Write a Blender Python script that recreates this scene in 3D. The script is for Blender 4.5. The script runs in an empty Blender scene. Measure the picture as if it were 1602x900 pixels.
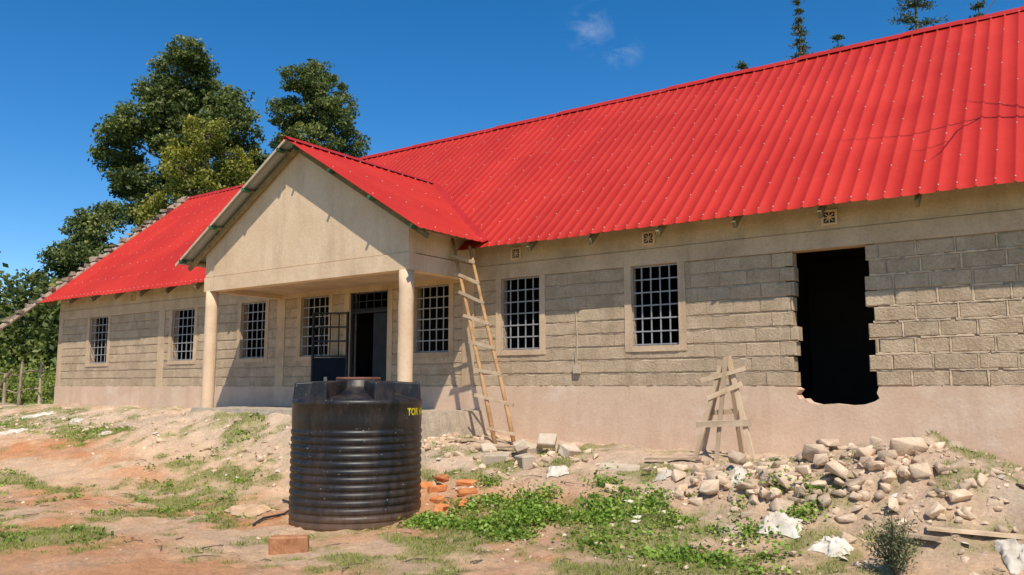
import bpy, bmesh, math, random
import numpy as np
from mathutils import Vector, Matrix
random.seed(7); rng=np.random.default_rng(11)
scene=bpy.context.scene
try:
    scene.view_settings.view_transform='Standard'; scene.view_settings.look='None'; scene.view_settings.exposure=0
except Exception: pass

# ------------------------------------------------------------------ helpers
def link(o): bpy.context.collection.objects.link(o); return o
def empty(name,loc=(0,0,0)):
    o=bpy.data.objects.new(name,None); o.location=loc; o.empty_display_size=.3; return link(o)

class MB:
    def __init__(s): s.v=[]; s.f=[]; s.r=[]
    def add(s,vs,fs,r=None):
        b=len(s.v); s.v+= [tuple(p) for p in vs]
        if r is None: r=random.random()
        for f in fs: s.f.append([b+i for i in f]); s.r.append(r)
    def box(s,x0,x1,y0,y1,z0,z1,r=None):
        s.add([(x0,y0,z0),(x1,y0,z0),(x1,y1,z0),(x0,y1,z0),(x0,y0,z1),(x1,y0,z1),(x1,y1,z1),(x0,y1,z1)],
              [(0,3,2,1),(4,5,6,7),(0,1,5,4),(1,2,6,5),(2,3,7,6),(3,0,4,7)],r)
    def beam(s,p0,p1,w,h,r=None,up=(0,0,1),j=0.0):
        p0=Vector(p0);p1=Vector(p1);d=(p1-p0).normalized();upv=Vector(up)
        if abs(d.dot(upv))>.97: upv=Vector((0,1,0))
        a=d.cross(upv).normalized();b=a.cross(d).normalized()
        vs=[]
        for p in (p0,p1):
            for sa,sb in ((-1,-1),(1,-1),(1,1),(-1,1)):
                q=p+a*sa*w/2+b*sb*h/2
                if j: q+=Vector((random.uniform(-j,j),random.uniform(-j,j),random.uniform(-j,j)))
                vs.append(q)
        s.add(vs,[(3,2,1,0),(4,5,6,7),(0,1,5,4),(1,2,6,5),(2,3,7,6),(3,0,4,7)],r)
    def tube(s,pts,rads,n=8,r=None):
        vs=[];m=len(pts)
        for i,p in enumerate(pts):
            p=Vector(p); d=(Vector(pts[min(i+1,m-1)])-Vector(pts[max(i-1,0)])).normalized()
            u=Vector((0,0,1)) if abs(d.z)<.9 else Vector((1,0,0))
            a=d.cross(u).normalized();b=a.cross(d)
            for k in range(n):
                t=2*math.pi*k/n; vs.append(p+(a*math.cos(t)+b*math.sin(t))*rads[i])
        fs=[]
        for i in range(m-1):
            for k in range(n):
                k2=(k+1)%n; fs.append((i*n+k,i*n+k2,(i+1)*n+k2,(i+1)*n+k))
        fs.append(tuple(range(n))); fs.append(tuple((m-1)*n+k for k in reversed(range(n))))
        s.add(vs,fs,r)
    def obj(s,name,mat,parent=None,smooth=False):
        me=bpy.data.meshes.new(name); me.from_pydata(s.v,[],s.f)
        at=me.attributes.new('tone','FLOAT','FACE'); at.data.foreach_set('value',np.array(s.r,dtype=np.float32))
        me.materials.append(mat)
        if smooth: me.polygons.foreach_set('use_smooth',[True]*len(me.polygons))
        me.update()
        bm=bmesh.new(); bm.from_mesh(me); bmesh.ops.recalc_face_normals(bm,faces=bm.faces); bm.to_mesh(me); bm.free()
        o=bpy.data.objects.new(name,me); link(o)
        if parent: o.parent=parent
        return o

def np_mesh(name,verts,faces4,tone,mat,parent=None,smooth=False):
    me=bpy.data.meshes.new(name); n=len(verts); m,k=faces4.shape
    me.vertices.add(n); me.vertices.foreach_set('co',verts.astype(np.float32).ravel())
    me.loops.add(m*k); me.loops.foreach_set('vertex_index',faces4.astype(np.int32).ravel())
    me.polygons.add(m); me.polygons.foreach_set('loop_start',np.arange(0,m*k,k,dtype=np.int32))
    if smooth: me.polygons.foreach_set('use_smooth',np.ones(m,dtype=bool))
    me.update(calc_edges=True)
    at=me.attributes.new('tone','FLOAT','FACE'); at.data.foreach_set('value',tone.astype(np.float32))
    me.materials.append(mat); o=bpy.data.objects.new(name,me); link(o)
    if parent: o.parent=parent
    return o

TAB=rng.random((256,256))
def vnoise(x,y):
    xi=np.floor(x).astype(int); yi=np.floor(y).astype(int); fx=x-xi; fy=y-yi
    fx=fx*fx*(3-2*fx); fy=fy*fy*(3-2*fy)
    g=lambda a,b: TAB[a&255,b&255]
    return (g(xi,yi)*(1-fx)+g(xi+1,yi)*fx)*(1-fy)+(g(xi,yi+1)*(1-fx)+g(xi+1,yi+1)*fx)*fy
def fbm(x,y,sc,o=4):
    x=np.asarray(x,float)*sc; y=np.asarray(y,float)*sc; t=0;a=.5;n=0
    for i in range(o):
        t=t+a*vnoise(x+17.3*i,y+9.1*i); n+=a; a*=.5; x=x*2.03; y=y*2.03
    return t/n

# ------------------------------------------------------------------ materials
def new_mat(name):
    m=bpy.data.materials.new(name); m.use_nodes=True; nt=m.node_tree
    return m,nt,nt.nodes['Principled BSDF']
def N(nt,t,**k):
    n=nt.nodes.new(t)
    for a,b in k.items(): setattr(n,a,b)
    return n
def mat(name,c1,c2,scale=3.,rough=.9,bump=.3,bscale=40.,bdist=.01,rndamt=0.,c3=None,c3scale=.8,c3lo=.55,c3hi=.7,metal=0.,spec=.3,detail=8,stretch=None,fine=0.,c3str=(1,1,1),c4=None):
    m,nt,P=new_mat(name); L=nt.links.new
    tc=N(nt,'ShaderNodeTexCoord'); co=tc.outputs['Object']
    if stretch:
        mp=N(nt,'ShaderNodeMapping'); mp.inputs['Scale'].default_value=stretch; L(co,mp.inputs['Vector']); cs=mp.outputs[0]
    else: cs=co
    no=N(nt,'ShaderNodeTexNoise'); no.inputs['Scale'].default_value=scale; no.inputs['Detail'].default_value=detail; no.inputs['Roughness'].default_value=.65; L(cs,no.inputs['Vector'])
    cr=N(nt,'ShaderNodeValToRGB'); cr.color_ramp.elements[0].position=.33; cr.color_ramp.elements[1].position=.67
    cr.color_ramp.elements[0].color=(*c1,1); cr.color_ramp.elements[1].color=(*c2,1); L(no.outputs['Fac'],cr.inputs[0])
    col=cr.outputs[0]
    for cc,sc,st,lo,hi in ((c3,c3scale,c3str,c3lo,c3hi),(c4,1.5,(1.6,1.6,.22),.52,.80)):
        if not cc: continue
        mp3=N(nt,'ShaderNodeMapping'); mp3.inputs['Scale'].default_value=st; L(cs,mp3.inputs['Vector'])
        n3=N(nt,'ShaderNodeTexNoise'); n3.inputs['Scale'].default_value=sc; n3.inputs['Detail'].default_value=9; n3.inputs['Roughness'].default_value=.72; L(mp3.outputs[0],n3.inputs['Vector'])
        r3=N(nt,'ShaderNodeMapRange'); r3.inputs[1].default_value=lo; r3.inputs[2].default_value=hi; L(n3.outputs['Fac'],r3.inputs[0])
        mx=N(nt,'ShaderNodeMix',data_type='RGBA'); L(r3.outputs[0],mx.inputs[0]); L(col,mx.inputs[6]); mx.inputs[7].default_value=(*cc,1); col=mx.outputs[2]
    nb=N(nt,'ShaderNodeTexNoise'); nb.inputs['Scale'].default_value=bscale; nb.inputs['Detail'].default_value=6; nb.inputs['Roughness'].default_value=.7; L(co,nb.inputs['Vector'])
    if fine:
        mf=N(nt,'ShaderNodeMapRange'); mf.inputs[1].default_value=.3; mf.inputs[2].default_value=.7; mf.inputs[3].default_value=1-fine; mf.inputs[4].default_value=1+fine*.6; L(nb.outputs['Fac'],mf.inputs[0])
        vf=N(nt,'ShaderNodeVectorMath',operation='SCALE'); L(col,vf.inputs[0]); L(mf.outputs[0],vf.inputs['Scale']); col=vf.outputs[0]
    if rndamt:
        at=N(nt,'ShaderNodeAttribute'); at.attribute_name='tone'
        mr=N(nt,'ShaderNodeMapRange'); mr.inputs[3].default_value=1-rndamt; mr.inputs[4].default_value=1+rndamt; L(at.outputs['Fac'],mr.inputs[0])
        vm=N(nt,'ShaderNodeVectorMath',operation='SCALE'); L(col,vm.inputs[0]); L(mr.outputs[0],vm.inputs['Scale']); col=vm.outputs[0]
    L(col,P.inputs['Base Color']); P.inputs['Roughness'].default_value=rough; P.inputs['Metallic'].default_value=metal; P.inputs['Specular IOR Level'].default_value=spec
    if bump:
        b=N(nt,'ShaderNodeBump'); b.inputs['Strength'].default_value=bump; b.inputs['Distance'].default_value=bdist; L(nb.outputs['Fac'],b.inputs['Height']); L(b.outputs[0],P.inputs['Normal'])
    return m
M_block=mat('block_stone',(.46,.335,.215),(.62,.475,.325),4,.95,1.,30,.020,.07,c3=(.37,.275,.18),c3scale=1.6,c3lo=.5,c3hi=.85,fine=.22,c4=(.40,.29,.195))
M_mortar=mat('mortar',(.30,.22,.155),(.46,.36,.26),9,.95,.6,60,.01)
M_point=mat('mortar_pointing',(.54,.41,.28),(.66,.52,.37),9,.95,.8,60,.01,.15,fine=.15)
M_plinth=mat('plinth_plaster',(.62,.425,.295),(.72,.525,.38),1.6,.9,.5,26,.010,c3=(.78,.63,.50),c3scale=.8,c3lo=.52,c3hi=.75,fine=.09,c3str=(1,1,1.6),c4=(.54,.36,.25))
M_beam=mat('beam_plaster',(.54,.38,.24),(.68,.50,.335),2.2,.9,.6,28,.012,c3=(.44,.32,.21),c3scale=1.2,c3lo=.5,c3hi=.7,fine=.14,c4=(.40,.29,.19))
M_gable=mat('gable_plaster',(.68,.475,.30),(.79,.585,.395),1.5,.9,.5,20,.012,c3=(.56,.40,.26),c3scale=.8,c3lo=.5,c3hi=.75,fine=.09,c3str=(1,1,.6),c4=(.54,.38,.245))
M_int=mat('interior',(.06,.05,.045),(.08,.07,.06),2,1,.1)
M_slab=mat('slab_concrete',(.36,.29,.22),(.54,.44,.33),5,.95,1,25,.03)
M_grille=mat('grille_steel',(.26,.26,.27),(.38,.37,.37),8,.5,.1,60,.002,spec=.5)
M_darkmetal=mat('door_steel',(.02,.024,.03),(.035,.04,.05),4,.6,0,spec=.15)
M_bluedoor=mat('door_panel',(.008,.012,.02),(.012,.018,.03),4,.8,0,spec=.05)
M_green=mat('green_timber',(.03,.10,.05),(.06,.15,.07),8,.8,.3,40,.003,.4)
M_raft=mat('rafter_timber',(.16,.12,.06),(.28,.21,.10),8,.85,.3,40,.003,.3)
M_timber=mat('weathered_timber',(.40,.28,.17),(.62,.46,.31),5,.85,.5,30,.006,.2,stretch=(1,1,.3))
M_verge=mat('verge_timber',(.24,.17,.12),(.46,.35,.26),5,.9,.6,30,.01,.35)
M_pole=mat('ladder_pole',(.42,.22,.09),(.66,.40,.20),5,.8,.4,30,.006,.2)
M_bark=mat('bark',(.10,.075,.05),(.20,.16,.11),4,.9,.6,20,.02)
M_rock=mat('rubble_stone',(.52,.365,.24),(.74,.56,.395),7,.95,.9,40,.012,.28,fine=.15)
M_conc=mat('concrete_block',(.50,.39,.28),(.64,.52,.39),10,.95,.7,50,.01,.15)
M_brick=mat('clay_brick',(.50,.15,.05),(.66,.27,.10),8,.95,.6,50,.01,.2)
M_lat=mat('laterite_block',(.36,.14,.06),(.60,.30,.15),10,.95,.8,40,.015,.1)
M_sack=mat('sack_paper',(.50,.42,.32),(.72,.65,.55),6,.8,.5,20,.01,.15)
M_yel=mat('yellow_paint',(.65,.50,.02),(.70,.55,.03),6,.5,0)
M_lid=mat('tank_lid',(.14,.05,.035),(.24,.10,.06),8,.6,.1)
M_hose=mat('hose',(.03,.03,.03),(.06,.05,.05),8,.5,0)

def roof_mat():
    m,nt,P=new_mat('red_roof_sheet'); L=nt.links.new
    tc=N(nt,'ShaderNodeTexCoord')
    no=N(nt,'ShaderNodeTexNoise'); no.inputs['Scale'].default_value=.9; no.inputs['Detail'].default_value=7; L(tc.outputs['Object'],no.inputs['Vector'])
    cr=N(nt,'ShaderNodeValToRGB'); e=cr.color_ramp.elements; e[0].position=.35;e[1].position=.7
    e[0].color=(.455,.022,.013,1); e[1].color=(.53,.032,.018,1); L(no.outputs['Fac'],cr.inputs[0])
    n2=N(nt,'ShaderNodeTexNoise'); n2.inputs['Scale'].default_value=14; n2.inputs['Detail'].default_value=6; L(tc.outputs['Object'],n2.inputs['Vector'])
    mr=N(nt,'ShaderNodeMapRange'); mr.inputs[1].default_value=.56; mr.inputs[2].default_value=.8; mr.inputs[4].default_value=.15; L(n2.outputs['Fac'],mr.inputs[0])
    dust=N(nt,'ShaderNodeMix',data_type='RGBA'); L(mr.outputs[0],dust.inputs[0]); L(cr.outputs[0],dust.inputs[6]); dust.inputs[7].default_value=(.52,.14,.09,1)
    at=N(nt,'ShaderNodeAttribute'); at.attribute_name='tone'
    r2=N(nt,'ShaderNodeMapRange'); r2.inputs[3].default_value=.92; r2.inputs[4].default_value=1.05; L(at.outputs['Fac'],r2.inputs[0])
    vm=N(nt,'ShaderNodeVectorMath',operation='SCALE'); L(dust.outputs[2],vm.inputs[0]); L(r2.outputs[0],vm.inputs['Scale'])
    geo=N(nt,'ShaderNodeNewGeometry')
    mx=N(nt,'ShaderNodeMix',data_type='RGBA'); L(geo.outputs['Backfacing'],mx.inputs[0]); L(vm.outputs[0],mx.inputs[6]); mx.inputs[7].default_value=(.34,.34,.32,1)
    L(mx.outputs[2],P.inputs['Base Color']); P.inputs['Roughness'].default_value=.55; P.inputs['Specular IOR Level'].default_value=.22
    return m
M_roof=roof_mat()
M_redcap=mat('red_ridge_cap',(.40,.018,.011),(.47,.026,.015),2,.5,0,spec=.25)
M_screw=mat('roof_screw',(.62,.46,.42),(.75,.62,.58),5,.4,0,spec=.5)

def tank_mat():
    m,nt,P=new_mat('black_plastic_dusty'); L=nt.links.new
    tc=N(nt,'ShaderNodeTexCoord'); mp=N(nt,'ShaderNodeMapping'); mp.inputs['Scale'].default_value=(1,1,.35); L(tc.outputs['Object'],mp.inputs[0])
    no=N(nt,'ShaderNodeTexNoise'); no.inputs['Scale'].default_value=4; no.inputs['Detail'].default_value=10; no.inputs['Roughness'].default_value=.75; L(mp.outputs[0],no.inputs['Vector'])
    mr=N(nt,'ShaderNodeMapRange'); mr.inputs[1].default_value=.46; mr.inputs[2].default_value=.82; mr.inputs[4].default_value=.5; L(no.outputs['Fac'],mr.inputs[0])
    mx=N(nt,'ShaderNodeMix',data_type='RGBA'); mx.inputs[6].default_value=(.009,.009,.010,1); mx.inputs[7].default_value=(.17,.10,.065,1); L(mr.outputs[0],mx.inputs[0])
    n2=N(nt,'ShaderNodeTexNoise'); n2.inputs['Scale'].default_value=38; n2.inputs['Detail'].default_value=3; L(tc.outputs['Object'],n2.inputs['Vector'])
    m2=N(nt,'ShaderNodeMapRange'); m2.inputs[1].default_value=.70; m2.inputs[2].default_value=.75; m2.inputs[4].default_value=.7; L(n2.outputs['Fac'],m2.inputs[0])
    mx2=N(nt,'ShaderNodeMix',data_type='RGBA'); L(m2.outputs[0],mx2.inputs[0]); L(mx.outputs[2],mx2.inputs[6]); mx2.inputs[7].default_value=(.5,.45,.38,1)
    sp=N(nt,'ShaderNodeSeparateXYZ'); L(tc.outputs['Object'],sp.inputs[0]); ms=N(nt,'ShaderNodeMapRange'); ms.inputs[1].default_value=.22; ms.inputs[2].default_value=0; ms.inputs[3].default_value=0; ms.inputs[4].default_value=.6; L(sp.outputs[2],ms.inputs[0])
    mm=N(nt,'ShaderNodeMath',operation='MULTIPLY'); L(ms.outputs[0],mm.inputs[0]); L(no.outputs['Fac'],mm.inputs[1])
    mx3=N(nt,'ShaderNodeMix',data_type='RGBA'); L(mm.outputs[0],mx3.inputs[0]); L(mx2.outputs[2],mx3.inputs[6]); mx3.inputs[7].default_value=(.40,.22,.12,1)
    L(mx3.outputs[2],P.inputs['Base Color'])
    r=N(nt,'ShaderNodeMapRange'); r.inputs[3].default_value=.28; r.inputs[4].default_value=.62; L(no.outputs['Fac'],r.inputs[0]); L(r.outputs[0],P.inputs['Roughness'])
    P.inputs['Specular IOR Level'].default_value=.45
    return m
M_tank=tank_mat()

def leaf_mat(name,dark,mid,light,trans=.25):
    m,nt,P=new_mat(name); L=nt.links.new
    at=N(nt,'ShaderNodeAttribute'); at.attribute_name='tone'
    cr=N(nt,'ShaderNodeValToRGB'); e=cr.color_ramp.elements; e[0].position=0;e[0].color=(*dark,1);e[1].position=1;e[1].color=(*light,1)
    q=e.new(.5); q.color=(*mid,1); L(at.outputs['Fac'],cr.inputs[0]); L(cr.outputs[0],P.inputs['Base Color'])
    P.inputs['Roughness'].default_value=.5; P.inputs['Specular IOR Level'].default_value=.35
    tr=N(nt,'ShaderNodeBsdfTranslucent'); L(cr.outputs[0],tr.inputs[0]); ms=N(nt,'ShaderNodeMixShader'); ms.inputs[0].default_value=trans
    out=nt.nodes['Material Output']; L(P.outputs[0],ms.inputs[1]); L(tr.outputs[0],ms.inputs[2]); L(ms.outputs[0],out.inputs[0])
    return m
M_leaf=leaf_mat('leaves_dark',(.055,.08,.018),(.13,.165,.038),(.29,.29,.075))
M_leafy=leaf_mat('leaves_yellow',(.11,.125,.018),(.26,.26,.035),(.44,.38,.06))
M_leafc=leaf_mat('leaves_conifer',(.035,.06,.02),(.09,.12,.035),(.18,.19,.06))
M_grass=leaf_mat('grass_blades',(.14,.18,.03),(.27,.33,.06),(.47,.46,.13),.3)
M_weed=leaf_mat('weed_leaves',(.10,.18,.02),(.22,.35,.04),(.40,.52,.10),.3)
M_shrub=leaf_mat('shrub_leaves',(.08,.09,.04),(.15,.17,.07),(.28,.27,.14),.2)

# ------------------------------------------------------------------ terrain
WX=[-400,-40,-24,-18,-14,-8,-3.7,-.5,3,40,400]; WZ=[1.2,1.1,1.05,1.08,1.04,.745,.66,.54,.45,.45,.5]
def sstep(t): t=np.clip(t,0,1); return t*t*(3-2*t)
def gauss(x,y,cx,cy,a,b): return np.exp(-((x-cx)/a)**2-((y-cy)/b)**2)
def G(x,y):
    x=np.asarray(x,float); y=np.asarray(y,float)
    w=np.interp(x,WX,WZ)
    y0=np.interp(x,[-24,-17,-12,-9],[2.5,4.2,6.0,6.5]); y1=np.interp(x,[-24,-16,-12],[11.0,10.6,10.3])
    t=np.clip((y-y0)/(y1-y0),0,1); k=np.clip((-11-x)/5,0,1)
    z=w*(sstep(t)*(1-k)+(t*.65+sstep(t)*.35)*k)
    bn=.7*(fbm(x+9,y+4,1.3,4)-.5)
    bank=sstep((x+15.2+bn)/1.6)*sstep((-8.6-x)/1.5)*sstep((y-8.1+bn)/1.4)*(1-sstep((y-11)/1))
    z=z+bank*np.maximum(0,1.13-z)*.95*(1-.3*fbm(x,y,1.7,3)*(1-sstep((y-9)/.4)))
    lump=fbm(x+8,y,2.0,4)
    z=z+(.38+.5*(lump-.5))*gauss(x,y,-1.6,9.55,1.5,.8)+.15*gauss(x,y,-2.9,8.8,.8,.5)+.14*gauss(x,y,-1.1,8.7,.9,.55)+.12*gauss(x,y,.8,9.8,1.2,.7)
    z=z+.16*gauss(x,y,-21.3,10.2,1.1,.5)+.14*gauss(x,y,-8.9,9.9,.6,.5)+.06*gauss(x,y,-13.5,8.3,1.,.4)
    near=(1-sstep((np.abs(y-6)-7)/6))*(1-sstep((np.abs(x+12)-22)/8))
    hill=sstep((y-7.2)/1.2)
    z=z+near*(.13*(fbm(x,y,.55,3)-.5)+(.06+.06*hill)*(fbm(x,y,2.3,3)-.5)+(.045+.03*hill)*(fbm(x+50,y,7,3)-.5))
    far=sstep((np.hypot(x,y)-70)/300); z=z+far*3*(fbm(x,y,.01,2)-.5)
    return z
def gz(x,y): return float(G(np.array([x]),np.array([y]))[0])
PATCH=[(-4.7,7.75,2.2,.85),(-3.6,7.1,1.3,.55),(-5.6,7.0,.9,.5),(-11.3,7.75,1.8,.5),(-16.2,8.4,2.2,.6),(-9.4,4.2,1.4,.9),(-10.6,6.6,1.2,.18),
       (-20,8.4,2,.45),(-3.5,6.35,1.2,.45),(-13.5,6.2,1.5,.2),(-9.3,8.2,.8,.25),(-7.2,8.6,1.2,.25),(-5.9,6.4,.7,.35)]
def grassmask(x,y):
    m=np.zeros_like(x)
    n=fbm(x+3,y,1.3,4); n2=fbm(x+31,y+5,4.5,3)
    for cx,cy,a,b in PATCH:
        d=1-np.sqrt(((x-cx)/a)**2+((y-cy)/b)**2)
        m=np.maximum(m,d)
    return np.clip((m+ (n-.5)*1.8+(n2-.5)*1.3)*2.1,0,1)
def ground():
    xs=np.concatenate([[-600,-300,-150,-90,-60,-45,-36,-32],np.arange(-30,-14,.07),np.arange(-14,3.4,.045),[4,5,7,10,16,30,60,120,300,600]])
    ys=np.concatenate([[-600,-300,-120,-50,-20,-8,-3,0],np.arange(1.6,11.6,.045),[12,13,15,19,24,32,45,70,120,300,600]])
    X,Y=np.meshgrid(xs,ys); Z=G(X,Y); nx,ny=len(xs),len(ys)
    inn=((X>-30)&(X<3.4)&(Y>1.6)&(Y<11.3))
    Z=Z+np.where(inn,.03*np.clip(fbm(X+3,Y+77,13,2)-.5,0,1)*2,0)
    V=np.stack([X,Y,Z],-1).reshape(-1,3)
    i=np.arange(ny-1)[:,None]*nx+np.arange(nx-1)[None,:]; i=i.ravel()
    F=np.stack([i,i+1,i+nx+1,i+nx],-1)
    x=X.ravel();y=Y.ravel()
    pale=np.array([.74,.54,.38]); orange=np.array([.70,.31,.14]); path=np.array([.78,.52,.325]); grass=np.array([.28,.28,.09]); grey=np.array([.60,.46,.33])
    n1=fbm(x,y,.5,5)[:,None]; n2=fbm(x+30,y+12,1.6,5)[:,None]; n3=fbm(x,y+70,5,4)[:,None]; n4=fbm(x+90,y+7,2.6,5)[:,None]
    nearwall=sstep((y-7.6)/1.6)[:,None]
    C=path*(1-nearwall)+pale*nearwall
    om=np.clip((n1-.50)*6,0,1)*np.clip(1-nearwall*.85,0,1)*.75
    ob=gauss(x,y,-8.9,6.4,2.6,.8)[:,None]*.95+gauss(x,y,-14,7.3,3,.35)[:,None]*.8+gauss(x,y,-3,6.8,3,.5)[:,None]*.5+gauss(x,y,-21.3,10.2,1.2,.6)[:,None]*1.2+gauss(x,y,-18,7.6,4,.3)[:,None]*.5
    om=np.clip(om+ob*np.clip((n4-.38)*5,0,1),0,1)
    C=C*(1-om)+orange*om
    gm=np.clip((n2-.5)*6,0,1)*(.3+.4*nearwall); C=C*(1-gm)+grey*gm
    C=C*(.80+.40*n3)
    g=grassmask(x,y)[:,None]*.75
    inn=((x>-32)&(x<4)&(y>1.4)&(y<11.7))[:,None]
    C=C*(1-g)+grass*g
    C=np.where(inn,C,np.array([.20,.23,.06])*(.8+.5*n1))
    C=np.concatenate([C,np.ones((len(C),1))],1)
    me=bpy.data.meshes.new('ground'); me.vertices.add(len(V)); me.vertices.foreach_set('co',V.astype(np.float32).ravel())
    me.loops.add(F.size); me.loops.foreach_set('vertex_index',F.astype(np.int32).ravel()); me.polygons.add(len(F)); me.polygons.foreach_set('loop_start',np.arange(0,F.size,4,dtype=np.int32))
    me.polygons.foreach_set('use_smooth',np.ones(len(F),dtype=bool)); me.update(calc_edges=True)
    ca=me.attributes.new('soil','FLOAT_COLOR','POINT'); ca.data.foreach_set('color',C.astype(np.float32).ravel())
    m,nt,P=new_mat('soil'); L=nt.links.new
    at=N(nt,'ShaderNodeAttribute'); at.attribute_name='soil'; tc=N(nt,'ShaderNodeTexCoord')
    no=N(nt,'ShaderNodeTexNoise'); no.inputs['Scale'].default_value=22; no.inputs['Detail'].default_value=8; no.inputs['Roughness'].default_value=.8; L(tc.outputs['Object'],no.inputs['Vector'])
    mr=N(nt,'ShaderNodeMapRange'); mr.inputs[1].default_value=.3; mr.inputs[2].default_value=.7; mr.inputs[3].default_value=.64; mr.inputs[4].default_value=1.2; L(no.outputs['Fac'],mr.inputs[0])
    vm=N(nt,'ShaderNodeVectorMath',operation='SCALE'); L(at.outputs['Color'],vm.inputs[0]); L(mr.outputs[0],vm.inputs['Scale']); L(vm.outputs[0],P.inputs['Base Color'])
    P.inputs['Roughness'].default_value=1; P.inputs['Specular IOR Level'].default_value=.1
    b=N(nt,'ShaderNodeBump'); b.inputs['Strength'].default_value=1.; b.inputs['Distance'].default_value=.04; L(no.outputs['Fac'],b.inputs['Height']); L(b.outputs[0],P.inputs['Normal'])
    me.materials.append(m); link(bpy.data.objects.new('ground',me))
ground()

# ------------------------------------------------------------------ house
H=empty('unfinished_stone_house')
W=11.3; XL=-23.75; XR=5.0; YB=19.2
EY,EZ,RY,RZ=10.75,3.93,15.25,7.78; SL=(RZ-EZ)/(RY-EY)
def mz(y): return EZ+SL*(y-EY)
PX=-11.53; PRZ=6.03; PEZ=4.03; PHW=3.25; PY0=9.19; PG=9.54; PSL=(PRZ-PEZ)/PHW
wins=[(-22.1,-21.12),(-18.2,-17.25),(-15.5,-14.62),(-13.48,-12.6),(-10.28,-9.42),(-8.27,-7.45),(-5.77,-4.96),(1.2,2.2)]
door=(-12.02,-10.95); hole=(-3.26,-2.33)
NC=9; CH=(3.46-1.6)/NC
mb=MB()
cuts=sorted([(a,b,'w') for a,b in wins]+[(door[0],door[1],'d'),(hole[0]-.12,hole[1]+.12,'d')])
x=XL
for a,b,k in cuts:
    mb.box(x,a,W+.012,W+.2,1.6,3.46)
    if k=='w': mb.box(a,b,W+.012,W+.2,1.6,2.22)
    x=b
mb.box(x,XR,W+.012,W+.2,1.6,3.46)
mb.obj('wall_mortar',M_mortar,H)
mb=MB(); mp_=MB()
def blk(x0,x1,z0,z1,deep,raw):
    if x1-x0<.03: return
    d=random.uniform(-.003,.007); j=lambda s=.004: random.uniform(-s,s); c=.012; cx=c if raw or deep else .0015
    if not raw: d*=.4
    yb=W+.2 if deep else W+.012
    n=6
    top=[];bot=[];ti=[];bi=[]
    for i in range(n+1):
        t=i/n; X=x0+(x1-x0)*t; Xi=x0+cx+(x1-x0-2*cx)*t
        top.append((X,W+.006+d,z1+j(.003))); bot.append((X,W+.006+d,z0+j(.003)))
        ti.append((Xi,W-.003+d+j(.003),z1-c+j(.007))); bi.append((Xi,W-.003+d+j(.003),z0+c+j(.007)))
    vs=bot+bi+ti+top; m=n+1; fs=[]
    for r in range(3):
        for i in range(n): a=r*m+i; fs.append((a,a+1,a+m+1,a+m))
    fs.append((0,m,2*m,3*m)); fs.append((n,3*m+n,2*m+n,m+n))
    k=len(vs); vs+=[(x0,yb,z0),(x1,yb,z0),(x1,yb,z1),(x0,yb,z1)]
    fs+=[tuple([k,k+1]+list(range(n,-1,-1))),tuple([k+2,k+3]+[3*m+i for i in range(0,n+1)]),(k,0,3*m,k+3),(k+1,k+2,3*m+n,n)]
    mb.add(vs,fs)
def bead(x0,x1,z,h,pr,y0=None):
    y0=W if y0 is None else y0
    n=max(2,int((x1-x0)/.05)); vs=[];fs=[]
    for i in range(n+1):
        X=x0+(x1-x0)*i/n; hh=h*random.uniform(.4,1.5); p=pr*random.uniform(.2,1.25); zc=z+random.uniform(-.004,.004)
        vs+=[(X,y0+.011,zc-hh),(X,y0-p,zc-hh*.6),(X,y0-p,zc+hh*.5),(X,y0+.011,zc+hh)]
    for i in range(n):
        for k in range(3): a=i*4+k; fs.append((a,a+4,a+5,a+1))
    mp_.add(vs,fs)
for c in range(NC):
    z0=1.6+c*CH; z1=z0+CH
    ops=[]
    if c>=3: ops+=[(a,b) for a,b in wins]
    hj=(hole[0]+random.uniform(-.06,.03),hole[1]+random.uniform(-.03,.07))
    ops+=[door,hj]; ops.sort()
    def cut(segs,ops=ops):
        for p,q in ops:
            ns=[]
            for s,e in segs:
                if q<=s or p>=e: ns.append((s,e))
                else:
                    if p-s>.03: ns.append((s,p))
                    if e-q>.03: ns.append((q,e))
            segs=ns
        return segs
    xx=XL-random.uniform(0,.4)
    while xx<XR:
        l=random.uniform(.38,.52); a=max(xx,XL); b=min(xx+l,XR)
        raw=a>hole[1]-.1
        gap=.011 if raw else .0009; gz_=.013 if raw else .0095
        for s,e in cut([(a+gap,b-gap)]):
            deep=(e>hole[0]-.25 and s<hole[1]+.25)
            blk(s,e,z0+gz_+random.uniform(-.002,.002),z1-gz_,deep,raw)
        if raw and b<XR-.1:
            n=4; hw=.014; vs=[]
            for i in range(n+1):
                Z=z0+.01+(CH-.02)*i/n; q=random.uniform(.5,1.3)
                vs+=[(b-hw*q,W+.01,Z),(b-hw*.6*q,W-.007*q,Z),(b+hw*.6*q,W-.007*q,Z),(b+hw*q,W+.01,Z)]
            mp_.add(vs,[(i*4+k,i*4+k+1,i*4+k+5,i*4+k+4) for i in range(n) for k in range(3)])
        xx+=l
    if c>0:
        for s,e in cut([(XL,XR)],ops if c>3 else [door,hj]):
            q=s
            while q<e:
                l=random.uniform(.15,.8); q2=min(e,q+l); rw=q>hole[1]
                if random.random()<(.95 if rw else .7): bead(q,q2,z0-(0 if rw else .007),.015 if rw else .006,.007 if rw else .005)
                q=q2+random.uniform(0,.06 if rw else .2)
q=XL
while q<XR:
    q2=min(XR,q+random.uniform(.2,.8))
    if not(q2>hole[0]-.1 and q<hole[1]+.2) and not (q2>door[0] and q<door[1]): bead(q,q2,1.603,.008,.002,W-.012)
    q=q2+random.uniform(0,.1)
mb.obj('stone_courses',M_block,H); mp_.obj('mortar_joints',M_point,H)
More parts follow.
